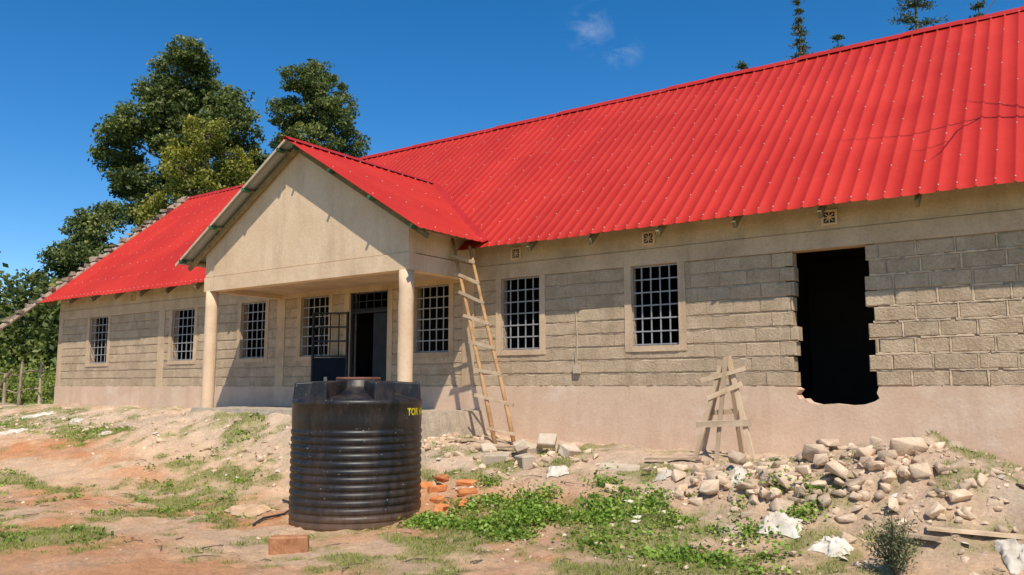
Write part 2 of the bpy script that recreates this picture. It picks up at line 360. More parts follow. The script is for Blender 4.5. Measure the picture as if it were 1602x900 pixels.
def slab_xz(pts,y0,y1,mb):
    n=len(pts); vs=[(p[0],y0,p[1]) for p in pts]+[(p[0],y1,p[1]) for p in pts]
    fs=[tuple(range(n)),tuple(n+i for i in reversed(range(n)))]+[(i,i+n,(i+1)%n+n,(i+1)%n) for i in range(n)]
    mb.add(vs,fs,.5)
mb=MB()
pts=[(XL-.02,-.6),(XR+.02,-.6),(XR+.02,1.6)]
nt_=[(-2.24,1.6),(-2.27,1.52),(-2.24,1.45),(-2.30,1.41),(-2.42,1.37),(-2.6,1.355),(-2.8,1.375),(-3.0,1.36),(-3.12,1.39),(-3.17,1.44),(-3.24,1.43),(-3.29,1.5),(-3.24,1.56),(-3.3,1.6)]
pts+=nt_+[(door[1],1.6),(door[1],1.22),(door[0],1.22),(door[0],1.6),(XL-.02,1.6)]
slab_xz(pts,W-.02,W+.22,mb); mb.obj('plinth',M_plinth,H)
mb=MB(); mb.box(XL-.02,XR+.02,W-.02,W+.2,3.46,3.70); mb.box(XL-.015,XR+.015,W-.008,W+.2,3.712,4.16); mb.box(XL,XR,W+.006,W+.2,3.70,3.712); mb.obj('ring_beam',M_beam,H)
mb=MB()
for a,b in wins:
    w=.10
    mb.box(a-w,a+.012,W-.014,W+.15,2.13,3.46); mb.box(b-.012,b+w,W-.014,W+.15,2.13,3.46); mb.box(a+.012,b-.012,W-.022,W+.15,2.13,2.22)
for px in (-18.62,-14.1,-8.98):
    mb.box(px-.13,px+.13,W-.017,W+.01,1.6,3.46)
mb.box(XL-.012,XL+.22,W-.013,W+.01,1.6,3.46)
mb.box(door[0]-.14,door[0]+.01,W-.014,W+.15,1.6,3.46); mb.box(door[1]-.01,door[1]+.12,W-.014,W+.15,1.6,3.46)
mb.obj('plaster_surrounds',M_beam,H)
mb=MB(); mb.box(XL,XL+.2,W+.22,YB,-.3,3.95); mb.box(XR-.2,XR,W+.22,YB,-.3,3.95); mb.box(XL,XR,YB,YB+.2,-.3,3.95)
for X0 in (XL,XR-.2):
    tri=[(W,4.16),(YB+.1,4.16-.05),(RY,RZ-.1)]
    vs=[(X0,y,z) for y,z in tri]+[(X0+.2,y,z) for y,z in tri]
    mb.add(vs,[(0,1,2),(5,4,3),(0,3,4,1),(1,4,5,2),(2,5,3,0)],.5)
mb.obj('side_and_back_walls',M_beam,H)
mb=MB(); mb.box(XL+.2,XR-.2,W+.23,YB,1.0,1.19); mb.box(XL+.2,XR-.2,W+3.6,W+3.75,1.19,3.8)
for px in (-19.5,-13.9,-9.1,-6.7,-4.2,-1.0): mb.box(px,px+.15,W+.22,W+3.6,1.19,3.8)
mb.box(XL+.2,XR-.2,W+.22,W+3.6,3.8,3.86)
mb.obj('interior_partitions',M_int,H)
mb=MB()
def grille(a,b,z0,z1,nx,nz,y=W+.05):
    t=.02
    for i in range(nx+1):
        x=a+.02+(b-a-.04)*i/nx; mb.box(x-t/2,x+t/2,y-.004,y+.008,z0,z1)
    for i in range(nz+1):
        z=z0+.02+(z1-z0-.04)*i/nz; mb.box(a+.012,b-.012,y-.012,y-.0045,z-t/2,z+t/2)
for a,b in wins: grille(a,b,2.22,3.46,5,6)
mb.obj('window_grilles',M_grille,H)
mb=MB(); grille(door[0],door[1],3.1,3.45,5,2)
mb.box(door[0]+.011,door[0]+.06,W+.03,W+.1,1.22,3.46); mb.box(door[1]-.06,door[1]-.011,W+.03,W+.1,1.22,3.46); mb.box(door[0]+.06,door[1]-.06,W+.03,W+.1,3.04,3.1)
p0=Vector((-12.03,W-.03,0)); p1=Vector((-12.68,W-.34,0))
def lp(t,z): q=p0.lerp(p1,t); return (q.x,q.y,z)
for t in (0,1): mb.beam(lp(t,1.24),lp(t,3.08),.04,.04)
for z in (1.26,2.2,3.06,2.5,2.78): mb.beam(lp(0,z),lp(1,z),.03,.03)
for t in (.25,.5,.75): mb.beam(lp(t,2.2),lp(t,3.06),.018,.018)
mb.box(-11.45,-11.005,W+.11,W+.14,1.23,3.03)
mb.obj('steel_door_frame',M_darkmetal,H)
mb=MB(); mb.beam(lp(.03,1.72),lp(.97,1.72),.008,.9); mb.obj('steel_door_panel',M_bluedoor,H)
mb=MB(); q=Vector(lp(.6,1.75)); nrm=Vector((p1-p0)).cross(Vector((0,0,1))).normalized()
if nrm.y>0: nrm=-nrm
mb.beam(q+nrm*.012-Vector((.03,0.0143,0)),q+nrm*.012+Vector((.03,.0143,0)),.006,.08); mb.obj('door_sticker',M_conc,H)
mb=MB(); mv=MB()
for vx in (-7.93,-5.43,-2.75,-20,-16.4):
    z=3.87; s=.105; yy=W-.008
    for a,b,c,d in ((-s,s,-s,-s+.03),(-s,s,s-.03,s),(-s,-s+.03,-s+.03,s-.03),(s-.03,s,-s+.03,s-.03)): mb.box(vx+a,vx+b,yy-.03,yy-.001,z+c,z+d)
    for k in range(4):
        t=math.pi*k/4; dx=math.cos(t)*.075; dz=math.sin(t)*.075; mb.beam((vx-dx,yy-.018-.0015*k,z-dz),(vx+dx,yy-.018-.0015*k,z+dz),.012,.014,up=(0,1,0))
    mv.box(vx-s+.03,vx+s-.03,yy-.006,yy-.0015,z-s+.03,z+s-.03)  # thin dark plate on the wall face, painted shade for the vent opening
mb.obj('vent_blocks',M_gable,H); mv.obj('vent_shade_plate',M_int,H)
mb=MB(); mb.box(-6.79,-6.67,W-.06,W-.021,1.81,1.95); mb.obj('meter_box',M_conc,H)
mb=MB(); mb.tube([(-6.74,W-.02,1.95),(-6.73,W-.015,2.4),(-6.75,W-.018,2.8)],[.008]*3,6); mb.tube([(-6.76,W-.02,1.95),(-6.78,W-.02,2.2)],[.006]*2,6); mb.obj('conduit',M_conc,H)

# --- porch
mb=MB()
pxl,pxr=-14.28,-8.82
zt=lambda x: PRZ-.05-PSL*abs(x-PX)
pts=[(pxl,3.76),(pxr,3.76),(pxr,zt(pxr)),(PX,zt(PX)),(pxl,zt(pxl))]
slab_xz(pts,PG-.0,PG+.18,mb)
mb.box(pxl-.012,pxr+.012,PG-.014,PG+.194,3.47,3.745); mb.box(pxl+.004,pxr-.004,PG+.006,PG+.18,3.745,3.76)
for s,(a,b) in ((-1,(pxl,pxl+.18)),(1,(pxr-.18,pxr))):
    mb.box(a,b,PG+.181,W-.021,3.76,zt(pxr)); mb.box(a-.01 if s<0 else a,b+.01 if s>0 else b,PG+.195,W-.021,3.47,3.745)
mb.obj('porch_gable_wall',M_gable,H)
mb=MB(); mb.box(pxl+.181,pxr-.181,PG+.195,W-.021,3.56,3.62); mb.obj('porch_ceiling',M_beam,H)
mb=MB()
for cx in (-14.16,-8.94):
    pts=[];rr=[]
    for i in range(9):
        z=.9+(3.47-.9)*i/8; pts.append((cx+random.uniform(-.006,.006),PG+.09+random.uniform(-.006,.006),z)); rr.append(.122+random.uniform(-.004,.004))
    mb.tube(pts,rr,24)
mb.obj('porch_columns',M_gable,H,True)
bm=bmesh.new(); bmesh.ops.create_grid(bm,x_segments=60,y_segments=24,size=.5)
me=bpy.data.meshes.new('porch_slab')
for v in bm.verts:
    X=-14.5+(v.co.x+.5)*5.95; Y=9.38+(v.co.y+.5)*1.9; e=max(abs(v.co.x),abs(v.co.y) if v.co.y<0 else 0)
    drop=0
    if e>.49: drop=.5; X+=(.06 if v.co.x>0 else -.06)*(abs(v.co.x)>.49); Y-=.06*(v.co.y<-.49)
    v.co=(X+random.uniform(-.01,.01),Y,1.19-drop+random.uniform(-.006,.006))
bm.to_mesh(me); bm.free(); me.materials.append(M_slab); o=link(bpy.data.objects.new('porch_slab',me)); o.parent=H

# --- roof sheets
def ribprofile(a,b,step=.2,h=.016):
    xs=[];zs=[]; x=a
    while x<b-1e-6:
        for dx,dz in ((0,0),(.088,0),(.099,h),(.121,h),(.132,0)):
            if x+dx<b: xs.append(x+dx); zs.append(dz)
        x+=step
    xs.append(b); zs.append(0); return np.array(xs),np.array(zs)
def main_roof():
    xs,h=ribprofile(XL-.12,XR+.25); rows=np.linspace(0,1,15)
    V=[];F=[];Rn=[]
    nrm=np.array([0,-SL,1])/math.hypot(1,SL)
    n=len(xs)
    for side in (0,1):
        base=len(V)
        for t in rows:
            for x,hh in zip(xs,h):
                panel=int((x-XL)/.8); 
                ex=(TAB[panel&255,3]-.5)*.03*(1-t)
                y=EY+(RY-EY)*t+ex; z=mz(y)
                w=.012*(vnoise(np.array([x*1.1]),np.array([t*9.]))[0]-.5)*2*math.sin(math.pi*min(1,t*1.0)) + .006*(TAB[panel&255,9]-.5)
                yy=y+nrm[1]*(hh+w); zz=z+nrm[2]*(hh+w)
                if side: yy=2*RY-yy
                V.append((x,yy,zz))
        for r in range(len(rows)-1):
            for i in range(n-1):
                a=base+r*n+i; f=(a,a+1,a+n+1,a+n) if not side else (a,a+n,a+n+1,a+1)
                F.append(f); Rn.append(TAB[int((xs[i]-XL)/.8)&255,5])
    np_mesh('main_roof',np.array(V),np.array(F),np.array(Rn),M_roof,H)
main_roof()
def porch_roof():
    V=[];F=[];Rn=[]
    ys,h=ribprofile(PY0,13.3)
    for s in (-1,1):
        base=len(V); K=8
        for y,hh in zip(ys,h):
            zb=max(PEZ,mz(y)-.02); hw=(PRZ-zb)/PSL; hw=max(hw,.01)
            for k in range(K):
                t=k/(K-1); w=.008*(vnoise(np.array([y*1.3]),np.array([t*6.+s*5]))[0]-.5)
                X=PX+s*hw*t; Z=PRZ-PSL*hw*t
                nx=s*PSL/math.hypot(1,PSL); nz=1/math.hypot(1,PSL)
                V.append((X+nx*(hh+w),y,Z+nz*(hh+w)))
        for i in range(len(ys)-1):
            for k in range(K-1):
                a=base+i*K+k; f=(a,a+1,a+K+1,a+K) if s<0 else (a,a+K,a+K+1,a+1)
                F.append(f); Rn.append(TAB[int((ys[i]-PY0)/.8)&255,30+s])
    V=np.array(V);F=np.array(F)
    p=V[F]; nr=np.cross(p[:,1]-p[:,0],p[:,2]-p[:,0]); fl=nr[:,2]<0; F[fl]=F[fl][:,::-1]
    np_mesh('porch_roof',V,F,np.array(Rn),M_roof,H)
porch_roof()
o=bpy.data.objects['main_roof']
me=o.data; me.update()
if me.polygons[0].normal.z<0: me.flip_normals()
mb=MB()
def cap(pts,da,db,w,lift=.03):
    vs=[]
    for p in pts:
        p=Vector(p)+Vector((0,0,lift)); vs+= [p+Vector(da)*w,p+Vector(da)*w*.15+Vector((0,0,.004)),p+Vector((0,0,.012)),p+Vector(db)*w*.15+Vector((0,0,.004)),p+Vector(db)*w]
    fs=[]
    for i in range(len(pts)-1):
        for k in range(4): a=i*5+k; fs.append((a,a+1,a+6,a+5))
    mb.add(vs,fs)
c1=math.hypot(1,SL)
xs=np.arange(XL-.14,XR+.3,.9)
for i in range(len(xs)-1):
    j=random.uniform(-.008,.01)
    cap([(xs[i]-.03,RY,RZ+.015+j),(xs[i+1],RY,RZ+.007+j)],(0,-1/c1,-SL/c1),(0,1/c1,-SL/c1),.17)
c2=math.hypot(1,PSL)
cap([(PX,PY0-.02,PRZ+.01),(PX,13.25,PRZ+.01)],(-1/c2,0,-PSL/c2),(1/c2,0,-PSL/c2),.15)
mb.obj('ridge_caps',M_redcap,H)
mb=MB()
for s in (-1,1):
    a=Vector((PX+s*.02,13.2,PRZ+.030)); b=Vector((PX+s*(PHW+.02),EY+.08,PEZ+.025))
    mb.beam(a,b,.14,.006,up=(0,-.5,1))
mb.obj('valley_flashing',M_redcap,H)
mb=MB()
def screw(p,n,r=.0105):
    n=Vector(n).normalized(); a=n.orthogonal().normalized(); b=n.cross(a); p=Vector(p)
    vs=[p+(a*math.cos(t)+b*math.sin(t))*r for t in [math.pi/3*k for k in range(6)]]+[p+(a*math.cos(t)+b*math.sin(t))*r*.6+n*r*.8 for t in [math.pi/3*k for k in range(6)]]
    mb.add(vs,[(k,(k+1)%6,6+(k+1)%6,6+k) for k in range(6)]+[tuple(range(6,12))])
nm=(0,-SL,1)
xs=np.arange(XL-.12+.110,XR+.2,.2)
for r in range(9):
    t=.02+r*.12; y=EY+(RY-EY)*t
    for i,x in enumerate(xs):
        if r in (0,8) or (i+r)%2==0:
            yy=y+random.uniform(-.014,.014)
            if x>PX-PHW and x<PX+PHW and (PRZ-PSL*abs(x-PX))>mz(yy): continue
            screw((x,yy-SL/c1*.021,mz(yy)+.021/c1),nm)
for y in np.arange(PY0+.110,12.9,.4):
    for t in (.04,.35,.65,.96):
        for s in (-1,1):
            X=PX+s*PHW*t; Z=PRZ-PSL*PHW*t
            if Z<mz(y): continue
            screw((X+s*PSL/c2*.021,y,Z+.021/c2),(s*PSL,0,1))
mb.obj('roof_screws',M_screw,H)
mb=MB(); mg=MB()
for i,x in enumerate(np.arange(XL+.3,XR,1.15)):
    if pxl-.4<x<pxr+.4: continue
    mb.beam((x,EY+.05,mz(EY+.05)-.15),(x,RY,mz(RY)-.15),.05,.10,up=(0,-SL,1))
for k,t in enumerate((.03,.35,.65,.93)):
    y=EY+(RY-EY)*t; (mb).beam((XL-.1,y,mz(y)-.055),(XR+.2,y,mz(y)-.055),.05,.045,up=(0,-SL,1))
for t in (.06,.36,.66,.95):
    for s in (-1,1):
        X=PX+s*PHW*t; Z=PRZ-PSL*PHW*t-.045
        mb.beam((X,PY0+.13,Z),(X,10.6,Z),.05,.05,up=(s*PSL,0,1)); mg.beam((X,PY0-.02,Z-.012),(X,PY0+.13,Z-.012),.05,.065,up=(s*PSL,0,1))
for s in (-1,1):
    mb.beam((PX,PG-.08,PRZ-.12),(PX+s*(PHW-.06),PG-.08,PRZ-PSL*(PHW-.06)-.12),.05,.08,up=(s*PSL,0,1))
mb.obj('roof_timbers',M_raft,H); mg.obj('painted_timber_ends',M_green,H)
mb=MB(); mb.beam((PX-.02,PY0-.004,PRZ-.03),(PX-PHW,PY0-.004,PEZ-.03),.012,.045,up=(-PSL,0,1)); mb.obj('verge_trim',M_conc,H)
mb=MB(); XV=XL-.24
def vz(y): return mz(y)+.01
mb.tube([(XV,15.3,vz(15.3)-.02),(XV+.01,12,vz(12)-.03),(XV,8.6,vz(8.6)-.02)],[.05,.055,.05],8)
mb.tube([(XV-.13,15.3,vz(15.3)),(XV-.12,12,vz(12)-.02),(XV-.14,8.6,vz(8.6))],[.04,.045,.045],8)
yy=15.2
while yy>8.7:
    L_=random.uniform(.09,.18); c=Vector((XV-.06+random.uniform(-.04,.04),yy,vz(yy)+.06+random.uniform(-.01,.04)))
    d=Vector((random.uniform(.7,1),random.uniform(-.3,.3),random.uniform(-.1,.1))).normalized()*L_
    mb.beam(c-d,c+d,random.uniform(.08,.17),random.uniform(.05,.11),j=.025); yy-=random.uniform(.12,.24)
mb.tube([(XV,8.7,.3),(XV+.02,8.7,2.25)],[.06,.05],8)
mb.obj('verge_rafter',M_verge,H)

# ------------------------------------------------------------------ water tank
T=empty('water_tank',(-7.31,7.05,gz(-7.31,6.9)-.01))
def revolve(prof,n=96):
    V=[];F=[]
    for r,z in prof:
        for k in range(n):
            t=2*math.pi*k/n; V.append((r*math.cos(t),r*math.sin(t),z))
    for i in range(len(prof)-1):
        for k in range(n): k2=(k+1)%n; F.append((i*n+k,i*n+k2,(i+1)*n+k2,(i+1)*n+k))
    return V,F
prof=[(.70,-.04),(.765,-.04),(.775,.02)]
z=.05
while z<1.08:
    for dz,r in ((0,.765),(.008,.766),(.016,.773),(.024,.777),(.052,.778),(.062,.774),(.072,.766)): prof.append((r,z+dz))
    z+=.086
prof+=[(.765,z),(.770,z+.012),(.773,1.20),(.773,1.35),(.782,1.362),(.782,1.39),(.765,1.415),(.72,1.430),(.62,1.45),(.45,1.49),(.33,1.54),(.29,1.58),(.275,1.64),(.262,1.655),(.245,1.65),(.24,1.60)]
V,F=revolve(prof)
V=[(x*(1+.004*math.sin(2*math.atan2(y,x)+1)),y*(1+.004*math.sin(3*math.atan2(y,x)+z*2)),z) for x,y,z in V]
mb=MB(); mb.add(V,F); o=mb.obj('tank_body',M_tank,T,True)
mb=MB(); V,F=revolve([(.238,1.60),(.20,1.612),(.17,1.60),(.0005,1.605)],48); mb.add(V,F); mb.obj('lid',M_lid,T,True)
mb=MB(); V,F=revolve([(.268,1.652),(.272,1.668),(.262,1.678),(.247,1.676),(.243,1.655)],48); mb.add(V,F); mb.obj('lid_rim',M_lid,T,True)
for k in range(6):
    ang=math.radians(-141+60*k)
    bm=bmesh.new(); bmesh.ops.create_cube(bm,size=1)
    for v in bm.verts:
        outer=v.co.x>0; top=v.co.z>0
        X=.766 if outer else .29; X-= .02 if (outer and top) else 0
        Y=v.co.y*(.27 if outer else .13)*(.82 if top else 1)
        Z=(1.615 if outer else 1.64) if top else (1.38 if outer else 1.48)
        v.co=(X,Y,Z)
    bmesh.ops.bevel(bm,geom=bm.edges[:],offset=.02,segments=3,affect='EDGES',profile=.5)
    bmesh.ops.rotate(bm,verts=bm.verts,cent=(0,0,0),matrix=Matrix.Rotation(ang,3,'Z'))
    me=bpy.data.meshes.new('shoulder_lug'); bm.to_mesh(me); bm.free(); me.materials.append(M_tank)
    o=link(bpy.data.objects.new('shoulder_lug',me)); o.parent=T
cu=bpy.data.curves.new('lettering','FONT'); cu.body='TOR VALK'; cu.size=.115; cu.offset=.0035; cu.resolution_u=3
to=link(bpy.data.objects.new('lettering_src',cu)); bpy.context.view_layer.update()
dg=bpy.context.evaluated_depsgraph_get(); me=bpy.data.meshes.new_from_object(to.evaluated_get(dg)); bpy.data.objects.remove(to)
bm=bmesh.new(); bm.from_mesh(me); bmesh.ops.triangulate(bm,faces=bm.faces); bmesh.ops.subdivide_edges(bm,edges=bm.edges,cuts=1)
view=math.atan2(-7.05,7.31)
for v in bm.verts:
    a=view+math.radians(47)+v.co.x/.775; zz=1.235+v.co.y; v.co=(.779*math.cos(a),.779*math.sin(a),zz)
bm.to_mesh(me); bm.free(); me.materials.clear(); me.materials.append(M_yel); o=link(bpy.data.objects.new('lettering',me)); o.parent=T

# ------------------------------------------------------------------ ladder
LD=empty('wooden_ladder'); mb=MB()
b0=Vector((-7.62,10.28,gz(-7.62,10.28)-.03)); b1=Vector((-7.33,10.42,gz(-7.33,10.42)-.03)); t0=Vector((-8.80,10.62,4.12)); t1=Vector((-8.52,10.72,3.98))
def wob(a,b,n=7,s=.012): return [a.lerp(b,i/(n-1))+Vector((random.uniform(-s,s),random.uniform(-s,s),0)) for i in range(n)]
mb.tube(wob(b0,t0),[.035,.036,.034,.032,.031,.029,.027],8); mb.tube(wob(b1,t1),[.035,.034,.034,.033,.03,.029,.027],8)
mb.obj('rails',M_pole,LD,True); mb=MB()
for i,t in enumerate((.075,.215,.345,.475,.60,.71,.81,.91)):
    a=b0.lerp(t0,t);b=b1.lerp(t1,t); d=(b-a).normalized(); off=Vector((0,-.038,0)); e=.07 if i!=1 else .16
    tl=random.uniform(-.025,.025)
    mb.beam(a-d*e+off+Vector((0,0,tl)),b+d*e+off-Vector((0,0,tl)),.028,.05,j=.006)
mb.obj('rungs',M_timber,LD)

# ------------------------------------------------------------------ trestle
S=empty('wooden_trestle'); mb=MB()
fa=[(-4.22,9.95),(-3.5,10.12),(-3.88,10.78),(-4.42,10.72)]
tops=[(-3.98,10.30,1.82),(-3.86,10.34,1.95),(-3.90,10.44,1.92),(-4.02,10.42,1.80)]
ft=[Vector((x,y,gz(x,y)-.03)) for x,y in fa]
tv=[Vector(t) for t in tops]
for a,b in zip(ft,tv):
    d=(b-a).normalized(); mb.beam(a,b+d*random.uniform(.0,.08),.055,.04,j=.005,up=(0,1,0))
def lx(i,t): return ft[i].lerp(tv[i],t)
mb.beam(lx(0,.40)-Vector((.10,.03,0)),lx(1,.38)+Vector((.10,-.03,0)),.025,.075,j=.006)
mb.beam(lx(0,.68)+Vector((-.05,-.035,0)),lx(1,.76)+Vector((.10,-.035,0)),.025,.06,j=.006)
mb.beam(lx(0,.88)+Vector((-.2,-.04,.0)),lx(1,.90)+Vector((.2,-.04,.01)),.025,.055,j=.006)
mb.beam(lx(3,.5),lx(2,.5),.025,.06,j=.006); mb.beam(lx(0,.5)+Vector((-.035,0,0)),lx(3,.5)+Vector((-.035,.05,0)),.025,.06,j=.006)
mb.beam(lx(1,.5)+Vector((.035,0,0)),lx(2,.5)+Vector((.035,.05,0)),.025,.06,j=.006)
mb.beam(lx(0,.92)+Vector((-.12,.1,.03)),lx(1,.90)+Vector((.16,.12,.04)),.10,.025,j=.006)
mb.beam(ft[2]+Vector((-.1,-.7,-.05)),lx(1,.98)+Vector((-.03,-.05,.06)),.05,.03,j=.006,up=(0,1,0))
mb.obj('timber_frame',M_timber,S)

# ------------------------------------------------------------------ rocks
protos=[]
for k in range(16):
    bm=bmesh.new()
    for i in range(random.randint(8,12)):
        p=Vector((random.gauss(0,1),random.gauss(0,1),random.gauss(0,1))).normalized(); p=Vector((max(-.72,min(.72,p.x*1.2)),max(-.7,min(.7,p.y*1.2)),max(-.65,min(.65,p.z*1.2)))); bm.verts.new(p*random.uniform(.85,1.1))
    r=bmesh.ops.convex_hull(bm,input=bm.verts); 
    bmesh.ops.delete(bm,geom=[v for v in bm.verts if not v.link_faces],context='VERTS')
    bmesh.ops.bevel(bm,geom=bm.edges[:],offset=.035,segments=1,affect='EDGES'); bmesh.ops.triangulate(bm,faces=bm.faces)
    bm.verts.index_update(); protos.append((np.array([v.co[:] for v in bm.verts]),np.array([[v.index for v in f.verts] for f in bm.faces]))); bm.free()
def rocks(name,items,m,lift=.12):
    V=[];F=[];R=[];b=0
    for (x,y,z,s) in items:
        pv,pf=protos[random.randrange(16)]
        M=np.array(Matrix.Rotation(random.uniform(0,6.28),3,'Z')@Matrix.Rotation(random.uniform(-.8,.8),3,'X'))
        q=(pv*np.array([s*random.uniform(.8,1.35),s*random.uniform(.6,1),s*random.uniform(.45,.9)]))@M.T+np.array([x,y,z+s*random.uniform(-.15,.35)])
        V.append(q);F.append(pf+b);R.append(np.full(len(pf),random.random()));b+=len(q)
    np_mesh(name,np.concatenate(V),np.concatenate(F),np.concatenate(R),m)
it=[]
for i in range(520):
    x=random.gauss(-2.3,1.2);y=random.gauss(8.95,.5)
    if x<-4.7 or y>10.9 or y<7.5: continue
    s=min(.18,.02+random.expovariate(1/.034)); it.append((x,y,gz(x,y),s))
for i in range(80):
    x=random.gauss(-2.7,.75);y=random.gauss(8.8,.28); it.append((x,y,gz(x,y)+random.uniform(0,.08),random.uniform(.07,.15)))
for i in range(110):
    x=random.gauss(-.9,.7);y=random.gauss(8.5,.45); it.append((x,y,gz(x,y),random.uniform(.015,.08)))
for x,y,s in [(-3.0,8.6,.18),(-2.6,8.3,.18),(-3.4,8.7,.17),(-2.2,8.8,.21),(-1.6,9.2,.19),(-2.0,8.3,.14),(-3.1,9.1,.19),(-2.5,9.3,.21),(-2.0,9.4,.20),(-1.5,9.6,.18),(-2.4,9.7,.18),(-1.2,8.9,.14),(-3.6,9.0,.14),(-1.9,7.9,.12),(-1.0,8.4,.10)]: it.append((x,y,gz(x,y)+.03,s))
rocks('rubble_pile',it,M_rock)
it=[]
for i in range(4200):
    x=random.uniform(-24,2.5);y=random.uniform(3.5,11.1)
    if -14.5<x<-8.6 and y>9.3: continue
    if random.random()<.35*max(0,(8-y)/5): continue
    s=.006+random.expovariate(1/.009); s=min(s,.055); it.append((x,y,gz(x,y)-.003,s))
for i in range(1300):
    x=random.uniform(-24,-6);y=random.gauss(8.9,.65)
    if -14.4<x<-8.6 and y>9.3: continue
    it.append((x,y,gz(x,y),min(.10,.010+random.expovariate(1/.018))))
for i in range(90):
    x=random.gauss(-8.3,.5);y=random.gauss(9.7,.4)
    if x<-8.6 and y>9.3: x=-8.5
    it.append((x,y,gz(x,y),random.uniform(.02,.09)))
for i in range(70):
    x=random.gauss(-6.5,.6);y=random.gauss(9.5,.3); it.append((x,y,gz(x,y),random.uniform(.02,.09)))
for i in range(160):
    x=random.uniform(-5,.5);y=random.gauss(7.2,.4); it.append((x,y,gz(x,y),random.uniform(.012,.05)))
rocks('gravel',it,M_rock)

def lone_block(name,items,m):
    mb=MB()
    for (x,y,dz,l,w,h,rz,rx) in items:
        M=Matrix.Translation((x,y,gz(x,y)+h/2-.015+dz))@Matrix.Rotation(rz,4,'Z')@Matrix.Rotation(rx,4,'X')
        bm=bmesh.new(); bmesh.ops.create_cube(bm,size=1)
        for v in bm.verts: v.co=Vector((v.co.x*l+random.uniform(-.03,.03),v.co.y*w+random.uniform(-.022,.022),v.co.z*h+random.uniform(-.018,.018)))
        bmesh.ops.bevel(bm,geom=bm.edges[:],offset=.014,segments=1,affect='EDGES')
        bm.verts.index_update()
        mb.add([M@v.co for v in bm.verts],[[v.index for v in f.verts] for f in bm.faces]); bm.free()
    return mb.obj(name,m)
lone_block('concrete_block_pile',[(-6.9,9.35,-.03,.38,.2,.15,.5,.1),(-6.3,9.2,-.02,.36,.2,.17,-.7,.25),(-6.6,9.7,-.02,.34,.2,.15,1.1,.2),(-6.6,9.5,.12,.30,.18,.13,-.9,.5),(-5.85,9.6,.0,.26,.2,.14,1.4,.5),(-6.35,9.8,.12,.26,.17,.13,.2,.9),(-6.1,9.85,0,.3,.2,.12,2.2,.4),(-7.25,9.6,-.02,.2,.16,.12,.9,.6),(-4.95,9.3,-.02,.5,.18,.08,.25,.1)],M_conc)
lone_block('clay_bricks',[(-7.15,8.1,0,.24,.11,.08,.4,0),(-6.85,8.0,0,.24,.11,.08,1.2,0),(-6.65,7.75,0,.24,.11,.08,-.3,.2),(-6.4,8.05,.02,.22,.11,.08,.8,.5),(-6.9,8.15,.07,.24,.11,.08,-.5,.2),(-6.15,7.7,0,.2,.11,.08,2,0),(-6.65,8.35,0,.24,.11,.08,.1,0),(-6.35,7.5,0,.2,.1,.08,1.9,.1)],M_brick)
lone_block('laterite_block',[(-6.62,5.48,0,.38,.2,.17,.72,.05)],M_lat)
mb=MB()
for x,y,l,a in [(-7.2,9.7,.9,.1),(-.9,8.2,.8,.3),(-1.4,8.0,.5,-.2),(-4.4,9.7,.7,.3),(-8.0,10.0,.5,.8)]:
    z=gz(x,y)+.05; d=Vector((math.cos(a),math.sin(a),random.uniform(-.05,.08)))*l/2; c=Vector((x,y,z)); mb.beam(c-d,c+d,.1,.025,j=.006)
mb.obj('scrap_planks',M_timber)
mb=MB()
for i in range(190):
    x=random.uniform(-13,0);y=random.uniform(4.3,9); z=gz(x,y)+.012; a=random.uniform(0,6.3); l=random.uniform(.05,.28)
    mb.tube([(x,y,z),(x+math.cos(a)*l*.5,y+math.sin(a)*l*.5,z+random.uniform(0,.03)),(x+math.cos(a+.2)*l,y+math.sin(a+.2)*l,z)],[.006,.005,.003],5)
mb.obj('scattered_twigs',M_bark)
mb=MB(); hp=[(-8.95,7.3),(-8.6,7.2),(-8.4,7.0),(-8.25,6.75),(-8.2,6.4),(-8.05,6.15)]
mb.tube([(x,y,gz(x,y)+.03) for x,y in hp],[.014]*6,8); mb.obj('hose',M_hose,None,True)

def sack(x,y,sx,sy,h,seed,name='cement_sack',m=None):
    n=22; rot=seed*1.7%3.1
    i,j=np.meshgrid(np.arange(n+1),np.arange(n+1),indexing='ij'); u=i/n-.5; v=j/n-.5
    k=fbm(u*2+seed*7.,v*2+seed,1.5,3); k2=fbm(u*2+seed*3.,v*2+seed*5,1.5,3)
    px=u*sx*(1+.7*(k2-.5))+(k-.5)*.35*sx; pyy=v*sy*(1+.8*(k-.5))+(k2-.5)*.45*sy
    X=x+px*math.cos(rot)-pyy*math.sin(rot); Y=y+px*math.sin(rot)+pyy*math.cos(rot)
    e=np.clip(1-(np.abs(u)*2)**4,0,1)*np.clip(1-(np.abs(v)*2)**4,0,1)
    r1=1-np.abs(fbm(u*2+seed*2.,v*2+seed*9,2.2,3)-.5)*5
    Z=G(X,Y)+.012+h*e*(.35+.65*np.clip(r1,0,1))
    V=np.stack([X,Y,Z],-1).reshape(-1,3); a=(np.arange(n)[:,None]*(n+1)+np.arange(n)[None,:]).ravel(); F=np.stack([a,a+n+1,a+n+2,a+1],-1)
    np_mesh(name,V,F,np.full(len(F),random.random()),m or M_sack)
for k,(x,y,sx,sy,h) in enumerate([(-3.25,8.8,.34,.24,.12),(-2.55,8.0,.38,.25,.13),(-.6,8.0,.42,.22,.08),(-5.6,8.9,.28,.2,.10),(-15.4,8.3,.45,.25,.07),(-18.2,7.9,.6,.3,.05),(-17.9,9.0,.5,.28,.07),(-20.5,9.4,.7,.3,.07),(-2.0,7.75,.32,.22,.09),(-4.2,9.1,.32,.2,.07)]): sack(x,y,sx,sy,h,k+1)
M_cloth=mat('dirty_cloth',(.45,.27,.15),(.62,.44,.28),6,.9,.4,20,.01)
sack(-9.0,6.8,.7,.4,.09,31,'discarded_cloth',M_cloth)
mb=MB()
